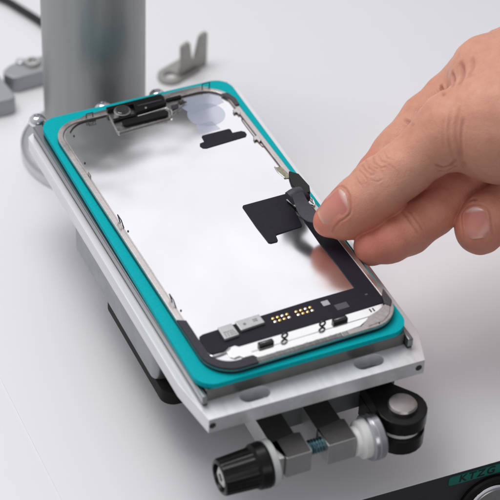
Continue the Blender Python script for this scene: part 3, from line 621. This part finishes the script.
def build_hand(h=.45):
    X = grid_axis(22, 24, 96, 285, h); Y = grid_axis(-80, -70, 0, 28, h); Z = grid_axis(-4, 1, 70, 110, h)
    nx, ny, nz = len(X), len(Y), len(Z); F = np.empty((nx, ny, nz), np.float32)
    bs = 8; bx, by, bz = nx // bs, ny // bs, nz // bs
    I, J, K = np.meshgrid(np.arange(bx), np.arange(by), np.arange(bz), indexing='ij'); I, J, K = I.ravel(), J.ravel(), K.ravel()
    lo = np.stack([X[I * bs], Y[J * bs], Z[K * bs]], -1)
    hi = np.stack([X[np.minimum(I * bs + bs, nx - 1)], Y[np.minimum(J * bs + bs, ny - 1)], Z[np.minimum(K * bs + bs, nz - 1)]], -1)
    cen = (lo + hi) / 2; rad = np.linalg.norm(hi - lo, axis=-1) / 2
    dc = hand_d(cen)
    for q in range(len(I)):
        F[I[q]*bs:(I[q]+1)*bs, J[q]*bs:(J[q]+1)*bs, K[q]*bs:(K[q]+1)*bs] = dc[q]
    act = np.where(np.abs(dc) < rad * 1.3 + 1.5)[0]
    o = np.arange(bs)
    for s in range(0, len(act), 512):
        a = act[s:s + 512]
        xs = X[I[a][:, None] * bs + o]; ys = Y[J[a][:, None] * bs + o]; zs = Z[K[a][:, None] * bs + o]
        Pq = np.empty((len(a), bs, bs, bs, 3), np.float32)
        Pq[..., 0] = xs[:, :, None, None]; Pq[..., 1] = ys[:, None, :, None]; Pq[..., 2] = zs[:, None, None, :]
        D = hand_d(Pq)
        for t, q in enumerate(a): F[I[q]*bs:(I[q]+1)*bs, J[q]*bs:(J[q]+1)*bs, K[q]*bs:(K[q]+1)*bs] = D[t]
    S = F < 0
    c = S[:-1, :-1, :-1].astype(np.int8)
    for dx, dy, dz in ((1,0,0),(0,1,0),(0,0,1),(1,1,0),(1,0,1),(0,1,1),(1,1,1)):
        c = c + S[dx:nx-1+dx, dy:ny-1+dy, dz:nz-1+dz]
    ii, jj, kk = np.where((c > 0) & (c < 8))
    idx = -np.ones((nx - 1, ny - 1, nz - 1), np.int32); idx[ii, jj, kk] = np.arange(len(ii))
    acc = np.zeros((len(ii), 3)); cnt = np.zeros(len(ii))
    cor = [(0,0,0),(1,0,0),(0,1,0),(1,1,0),(0,0,1),(1,0,1),(0,1,1),(1,1,1)]
    for a in range(8):
        for b in range(a + 1, 8):
            if sum(abs(cor[a][t] - cor[b][t]) for t in range(3)) != 1: continue
            pa = (ii + cor[a][0], jj + cor[a][1], kk + cor[a][2]); pb = (ii + cor[b][0], jj + cor[b][1], kk + cor[b][2])
            fa, fb_ = F[pa], F[pb]; mk = (fa < 0) != (fb_ < 0); t = np.where(mk, fa / np.where(mk, fa - fb_, 1), 0)
            A = np.stack([X[pa[0]], Y[pa[1]], Z[pa[2]]], -1); Bb = np.stack([X[pb[0]], Y[pb[1]], Z[pb[2]]], -1)
            acc += np.where(mk[:, None], A + (Bb - A) * t[:, None], 0); cnt += mk
    V = acc / np.maximum(cnt, 1)[:, None]
    quads = []
    for axis in range(3):
        sl0 = [slice(None)] * 3; sl1 = [slice(None)] * 3; sl0[axis] = slice(0, -1); sl1[axis] = slice(1, None)
        a, b = S[tuple(sl0)], S[tuple(sl1)]
        e = np.stack(np.where(a != b), -1); inside = a[tuple(e.T)]
        o1, o2 = [(1, 2), (2, 0), (0, 1)][axis]
        ok = (e[:, o1] > 0) & (e[:, o2] > 0) & (e[:, o1] < (nx, ny, nz)[o1] - 1) & (e[:, o2] < (nx, ny, nz)[o2] - 1)
        e = e[ok]; inside = inside[ok]
        def cell(d1, d2):
            q = e.copy(); q[:, o1] += d1; q[:, o2] += d2; return idx[q[:, 0], q[:, 1], q[:, 2]]
        Q = np.stack([cell(-1, -1), cell(0, -1), cell(0, 0), cell(-1, 0)], -1)
        Q[~inside] = Q[~inside][:, ::-1]; quads.append(Q[(Q >= 0).all(1)])
    Q = np.concatenate(quads)
    # push the vertices exactly onto the surface, then press the creases in
    P = V.astype(np.float32)
    for _ in range(2): P = P - grad_d(P) * hand_d(P)[:, None] * .8
    Nn = grad_d(P); dep = np.zeros(len(P), np.float32); red = np.zeros(len(P), np.float32)
    for dp, wd, pts in CREASES:
        pts = np.array(pts, np.float32); lo, hi = pts.min(0) - 4, pts.max(0) + 4
        m = np.where(((P > lo) & (P < hi)).all(1))[0]
        if not len(m): continue
        d = np.full(len(m), 1e9, np.float32); prog = np.zeros(len(m), np.float32); nseg = len(pts) - 1
        for si in range(nseg):
            A, Bb = pts[si], pts[si + 1]; u = Bb - A; t = np.clip(((P[m] - A) @ u) / (u @ u), 0, 1)
            ds = np.linalg.norm(P[m] - A - t[:, None] * u, axis=-1); cl_ = ds < d
            d = np.where(cl_, ds, d); prog = np.where(cl_, (si + t) / nseg, prog)
        taper = np.clip(np.minimum(prog, 1 - prog) * 4 + .25, 0, 1)
        dep[m] += taper * dp * (np.exp(-(d / wd) ** 2) - .35 * np.exp(-((d - 2.0 * wd) / (1.1 * wd)) ** 2))
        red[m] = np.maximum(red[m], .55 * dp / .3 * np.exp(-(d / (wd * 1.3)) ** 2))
    P = P - Nn * dep[:, None]
    # pigment: redder towards the finger tips and pads
    tip = np.zeros(len(P), np.float32)
    for ch, r in ((THUMB, 15), (INDEX, 16), (MIDDLE, 20), (RING, 14), (PINKY, 14)):
        a = np.array(ch[0][:3], np.float32); tip = np.maximum(tip, np.clip(1.15 - np.linalg.norm(P - a, axis=1) / r, 0, 1))
    dm = chain_d(P, MIDDLE); tip = np.maximum(tip, .45 * np.clip(1 - np.abs(dm) / 1.5, 0, 1))  # middle finger reddened throughout, its shaded tone put into the colour
    me = bpy.data.meshes.new('hand')
    me.vertices.add(len(P)); me.vertices.foreach_set('co', (P * MM).astype(np.float32).ravel())
    me.loops.add(Q.size); me.loops.foreach_set('vertex_index', Q.astype(np.int32).ravel())
    me.polygons.add(len(Q)); me.polygons.foreach_set('loop_start', np.arange(0, Q.size, 4, dtype=np.int32))
    me.polygons.foreach_set('loop_total', np.full(len(Q), 4, np.int32))
    me.update(calc_edges=True); me.validate(); me.polygons.foreach_set('use_smooth', np.ones(len(me.polygons), bool))
    at = me.attributes.new('redness', 'FLOAT', 'POINT'); at.data.foreach_set('value', tip)
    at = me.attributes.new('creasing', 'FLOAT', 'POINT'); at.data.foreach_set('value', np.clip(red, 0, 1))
    print('hand verts', len(P), 'faces', len(Q))
    o = bpy.data.objects.new('hand', me); COL.objects.link(o); return o

def skin_material():
    m = mat('skin', (.60, .40, .31), .42, sss=.0); nt = m.node_tree; N = nt.nodes; L = nt.links; b = N['Principled BSDF']
    b.inputs['Subsurface Weight'].default_value = .14; b.inputs['Subsurface Radius'].default_value = (1, .35, .2); b.inputs['Subsurface Scale'].default_value = .0030
    tc = N.new('ShaderNodeTexCoord')
    def noise(s, d=4):
        n = N.new('ShaderNodeTexNoise'); n.inputs['Scale'].default_value = s; n.inputs['Detail'].default_value = d; L.new(tc.outputs['Object'], n.inputs['Vector']); return n
    def mix(fac, A, c, mode='MIX'):
        x = N.new('ShaderNodeMix'); x.data_type = 'RGBA'; x.blend_type = mode
        if isinstance(fac, (int, float)): x.inputs[0].default_value = fac
        else: L.new(fac, x.inputs[0])
        if isinstance(A, tuple): x.inputs[6].default_value = (*A, 1)
        else: L.new(A, x.inputs[6])
        if isinstance(c, tuple): x.inputs[7].default_value = (*c, 1)
        else: L.new(c, x.inputs[7])
        return x.outputs[2]
    def rng(v, a, b_, c, d):
        r = N.new('ShaderNodeMapRange'); L.new(v, r.inputs['Value'])
        for k_, q in zip(('From Min', 'From Max', 'To Min', 'To Max'), (a, b_, c, d)): r.inputs[k_].default_value = q
        return r.outputs[0]
    at = N.new('ShaderNodeAttribute'); at.attribute_name = 'redness'; ac = N.new('ShaderNodeAttribute'); ac.attribute_name = 'creasing'
    col = mix(rng(noise(70, 3).outputs['Fac'], .35, .65, 0, 1), SKIN_A, SKIN_B)
    col = mix(rng(noise(420, 5).outputs['Fac'], .45, .75, 0, .35), col, SKIN_C)
    col = mix(rng(at.outputs['Fac'], 0, 1, 0, .75), col, SKIN_TIP)
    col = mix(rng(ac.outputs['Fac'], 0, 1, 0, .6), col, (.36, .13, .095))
    L.new(col, b.inputs['Base Color'])
    vo = N.new('ShaderNodeTexVoronoi'); vo.inputs['Scale'].default_value = 1500; vo.feature = 'DISTANCE_TO_EDGE'; L.new(tc.outputs['Object'], vo.inputs['Vector'])
    nb = noise(900, 6); nw = noise(300, 3)
    ad = N.new('ShaderNodeMath'); ad.operation = 'MULTIPLY_ADD'; ad.inputs[1].default_value = .35
    L.new(rng(vo.outputs['Distance'], 0, .15, 0, 1), ad.inputs[0]); L.new(nb.outputs['Fac'], ad.inputs[2])
    ad2 = N.new('ShaderNodeMath'); ad2.operation = 'MULTIPLY_ADD'; ad2.inputs[1].default_value = 1.2; L.new(nw.outputs['Fac'], ad2.inputs[0]); L.new(ad.outputs[0], ad2.inputs[2])
    bp = N.new('ShaderNodeBump'); bp.inputs['Strength'].default_value = .6; bp.inputs['Distance'].default_value = .00018
    L.new(ad2.outputs[0], bp.inputs['Height']); L.new(bp.outputs[0], b.inputs['Normal'])
    L.new(rng(noise(120).outputs['Fac'], .3, .7, .36, .52), b.inputs['Roughness'])
    b.inputs['Specular IOR Level'].default_value = .3
skin_material()
CX = Vector((.9117, -.4093, .0350)); CY = Vector((.2404, .6006, .7626)); CZ = Vector((-.3332, -.6868, .6460))
NAILS = [(Vector((31.2, -29.6, 19.0)), -CX * .80 - CY * .58 - CZ * .35, CZ * .80 - CX * .42 + CY * .55, 13.0, 11.6),
         (Vector((71.8, -57.2, 20.2)), -CY * 1 + CX * .12, CZ * 1 - CX * .15, 11.2, 9.6)]
def nail_fold(center, axis, normal, L_, W_):
    '''the skin fold round the sides and the root of a nail, as a line on the surface'''
    a = axis.normalized(); n = (normal - a * normal.dot(a)).normalized(); s = a.cross(n); pts = []
    for u, v in ((.92, -1.04), (.75, -1.06), (.55, -1.07), (.38, -1.07), (.22, -1.02), (.10, -.86), (.02, -.62), (-.04, -.3), (-.05, 0), (-.04, .3), (.02, .62), (.10, .86), (.22, 1.02), (.38, 1.07), (.55, 1.07), (.75, 1.06), (.92, 1.04)):
        h = trace_d(center + a * ((u - .5) * L_) + s * (v * W_ / 2) + n * 14, -n, 30)
        if h is not None: pts.append(tuple(h))
    return pts
for _q in NAILS: CREASES.append((.30, .36, nail_fold(*_q)))
hand = build_hand()
hand.data.materials.append(MATS['skin'])
tag(hand, 'bare hand pinching the black flex strap with the thumb on top', 'hand')
hand.name = 'hand'

def fingernail(center, axis, normal, L_, W_, name='fingernail', lift=.22, base_dir=1):
    """a curved shell that follows the finger surface; axis points to the free edge"""
    c = Vector(center); a = Vector(axis).normalized(); n = Vector(normal).normalized(); n = (n - a * n.dot(a)).normalized(); s = a.cross(n)
    nu, nv = 22, 20; grid = []
    for i in range(nu + 1):
        u = i / nu; row = []
        # outline: rounded cuticle at u=0, gently rounded free edge at u=1
        if u < .3: wsc = math.sqrt(max(0.02, 1 - ((.3 - u) / .3) ** 2 * .92))
        elif u > .8: wsc = math.sqrt(max(0.02, 1 - ((u - .8) / .2) ** 2 * .75))
        else: wsc = 1.
        for j in range(nv + 1):
            v = -1 + 2 * j / nv
            q = c + a * ((u - .5) * L_) + s * (v * W_ / 2 * wsc) + n * 14
            h = trace_d(q, -n, 30)
            if h is None: h = np.array(c)
            h = Vector(h); edge = max(abs(v), (1 - u / .08) if u < .08 else 0)
            lf = lift * (1 - edge ** 6 * 1.5) + .12 * math.cos(v * 1.4)
            row.append(h + n * lf)
        grid.append(row)
    # smooth the traced sheet a little
    for _ in range(6):
        g2 = [r[:] for r in grid]
        for i in range(1, nu):
            for j in range(1, nv): g2[i][j] = (grid[i-1][j] + grid[i+1][j] + grid[i][j-1] + grid[i][j+1]) / 4
        grid = g2
    bm = B(); vs = [[bm.verts.new(P3(p)) for p in r] for r in grid]; lo = [[bm.verts.new(P3(p - n * .5)) for p in r] for r in grid]
    for i in range(nu):
        for j in range(nv):
            bm.faces.new((vs[i][j], vs[i+1][j], vs[i+1][j+1], vs[i][j+1])); bm.faces.new((lo[i][j], lo[i][j+1], lo[i+1][j+1], lo[i+1][j]))
    ring = [(i, 0) for i in range(nu)] + [(nu, j) for j in range(nv)] + [(i, nv) for i in range(nu, 0, -1)] + [(0, j) for j in range(nv, 0, -1)]
    for (i, j), (k_, l) in zip(ring, ring[1:] + ring[:1]): bm.faces.new((vs[i][j], lo[i][j], lo[k_][l], vs[k_][l]))
    bmesh.ops.recalc_face_normals(bm, faces=bm.faces[:])
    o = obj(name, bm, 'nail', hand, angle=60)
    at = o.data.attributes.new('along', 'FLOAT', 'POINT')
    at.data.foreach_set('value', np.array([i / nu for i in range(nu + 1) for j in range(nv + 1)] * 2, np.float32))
    return o
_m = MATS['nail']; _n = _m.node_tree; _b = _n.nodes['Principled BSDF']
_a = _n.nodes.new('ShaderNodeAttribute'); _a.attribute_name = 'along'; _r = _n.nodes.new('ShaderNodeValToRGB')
_e = _r.color_ramp.elements; _e[0].position = .09; _e[0].color = (.70, .47, .42, 1); _e[1].position = .20; _e[1].color = (.54, .20, .16, 1)  # pale nail root: a highlight streak painted into the colour
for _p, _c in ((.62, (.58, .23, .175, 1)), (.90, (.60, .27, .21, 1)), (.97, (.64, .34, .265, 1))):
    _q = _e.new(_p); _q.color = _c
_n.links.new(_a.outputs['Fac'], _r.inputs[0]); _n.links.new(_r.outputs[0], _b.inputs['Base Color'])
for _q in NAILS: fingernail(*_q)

# ------------------------------------------------------------------ camera, light, world
cam = bpy.data.cameras.new('camera'); co = bpy.data.objects.new('camera', cam); COL.objects.link(co)
R = Matrix(((0.9117128844598146, 0.24037895, -0.3331629884), (-0.4093349685, 0.6005866129, -0.6868337528), (0.034992854604, 0.76257044, 0.64595806)))
co.matrix_world = Matrix.Translation(P3((-230.20065, -504.80124, 455.553))) @ R.to_4x4()
cam.sensor_width = 36; cam.lens = 2022.211 / 500 * 36; cam.clip_start = .01; cam.clip_end = 50
cam.dof.use_dof = True; cam.dof.focus_distance = .716; cam.dof.aperture_fstop = 15; cam.dof.aperture_blades = 0
sc.camera = co
w = bpy.data.worlds.new('World'); sc.world = w; w.use_nodes = True
bg = w.node_tree.nodes['Background']; bg.inputs[0].default_value = (.93, .94, 1.0, 1)
# a room that is bright behind, above and to the left and dim on the photographer's side
_tc = w.node_tree.nodes.new('ShaderNodeTexCoord'); _vm = w.node_tree.nodes.new('ShaderNodeVectorMath'); _vm.operation = 'DOT_PRODUCT'
_vm.inputs[1].default_value = Vector((-.45, .70, .55)).normalized(); w.node_tree.links.new(_tc.outputs['Generated'], _vm.inputs[0])
_mr = w.node_tree.nodes.new('ShaderNodeMapRange'); _mr.inputs['From Min'].default_value = -.8; _mr.inputs['From Max'].default_value = .8
_mr.inputs['To Min'].default_value = WORLD_DIM; _mr.inputs['To Max'].default_value = WORLD_BRIGHT
w.node_tree.links.new(_vm.outputs['Value'], _mr.inputs['Value']); w.node_tree.links.new(_mr.outputs[0], bg.inputs[1])
def area(name, loc, target, sx, sy, power, color=(1, 1, 1)):
    l = bpy.data.lights.new(name, 'AREA'); l.shape = 'RECTANGLE'; l.size = sx * MM; l.size_y = sy * MM; l.energy = power; l.color = color
    o = bpy.data.objects.new(name, l); COL.objects.link(o); o.location = P3(loc)
    o.rotation_euler = (P3(target) - P3(loc)).to_track_quat('-Z', 'Y').to_euler(); return o
for a_ in LIGHTS: area(*a_)
sc.view_settings.view_transform = 'Standard'; sc.view_settings.look = 'None'; sc.view_settings.exposure = EXPO; sc.view_settings.gamma = 1
sc.cycles.max_bounces = 10; sc.cycles.use_denoising = True
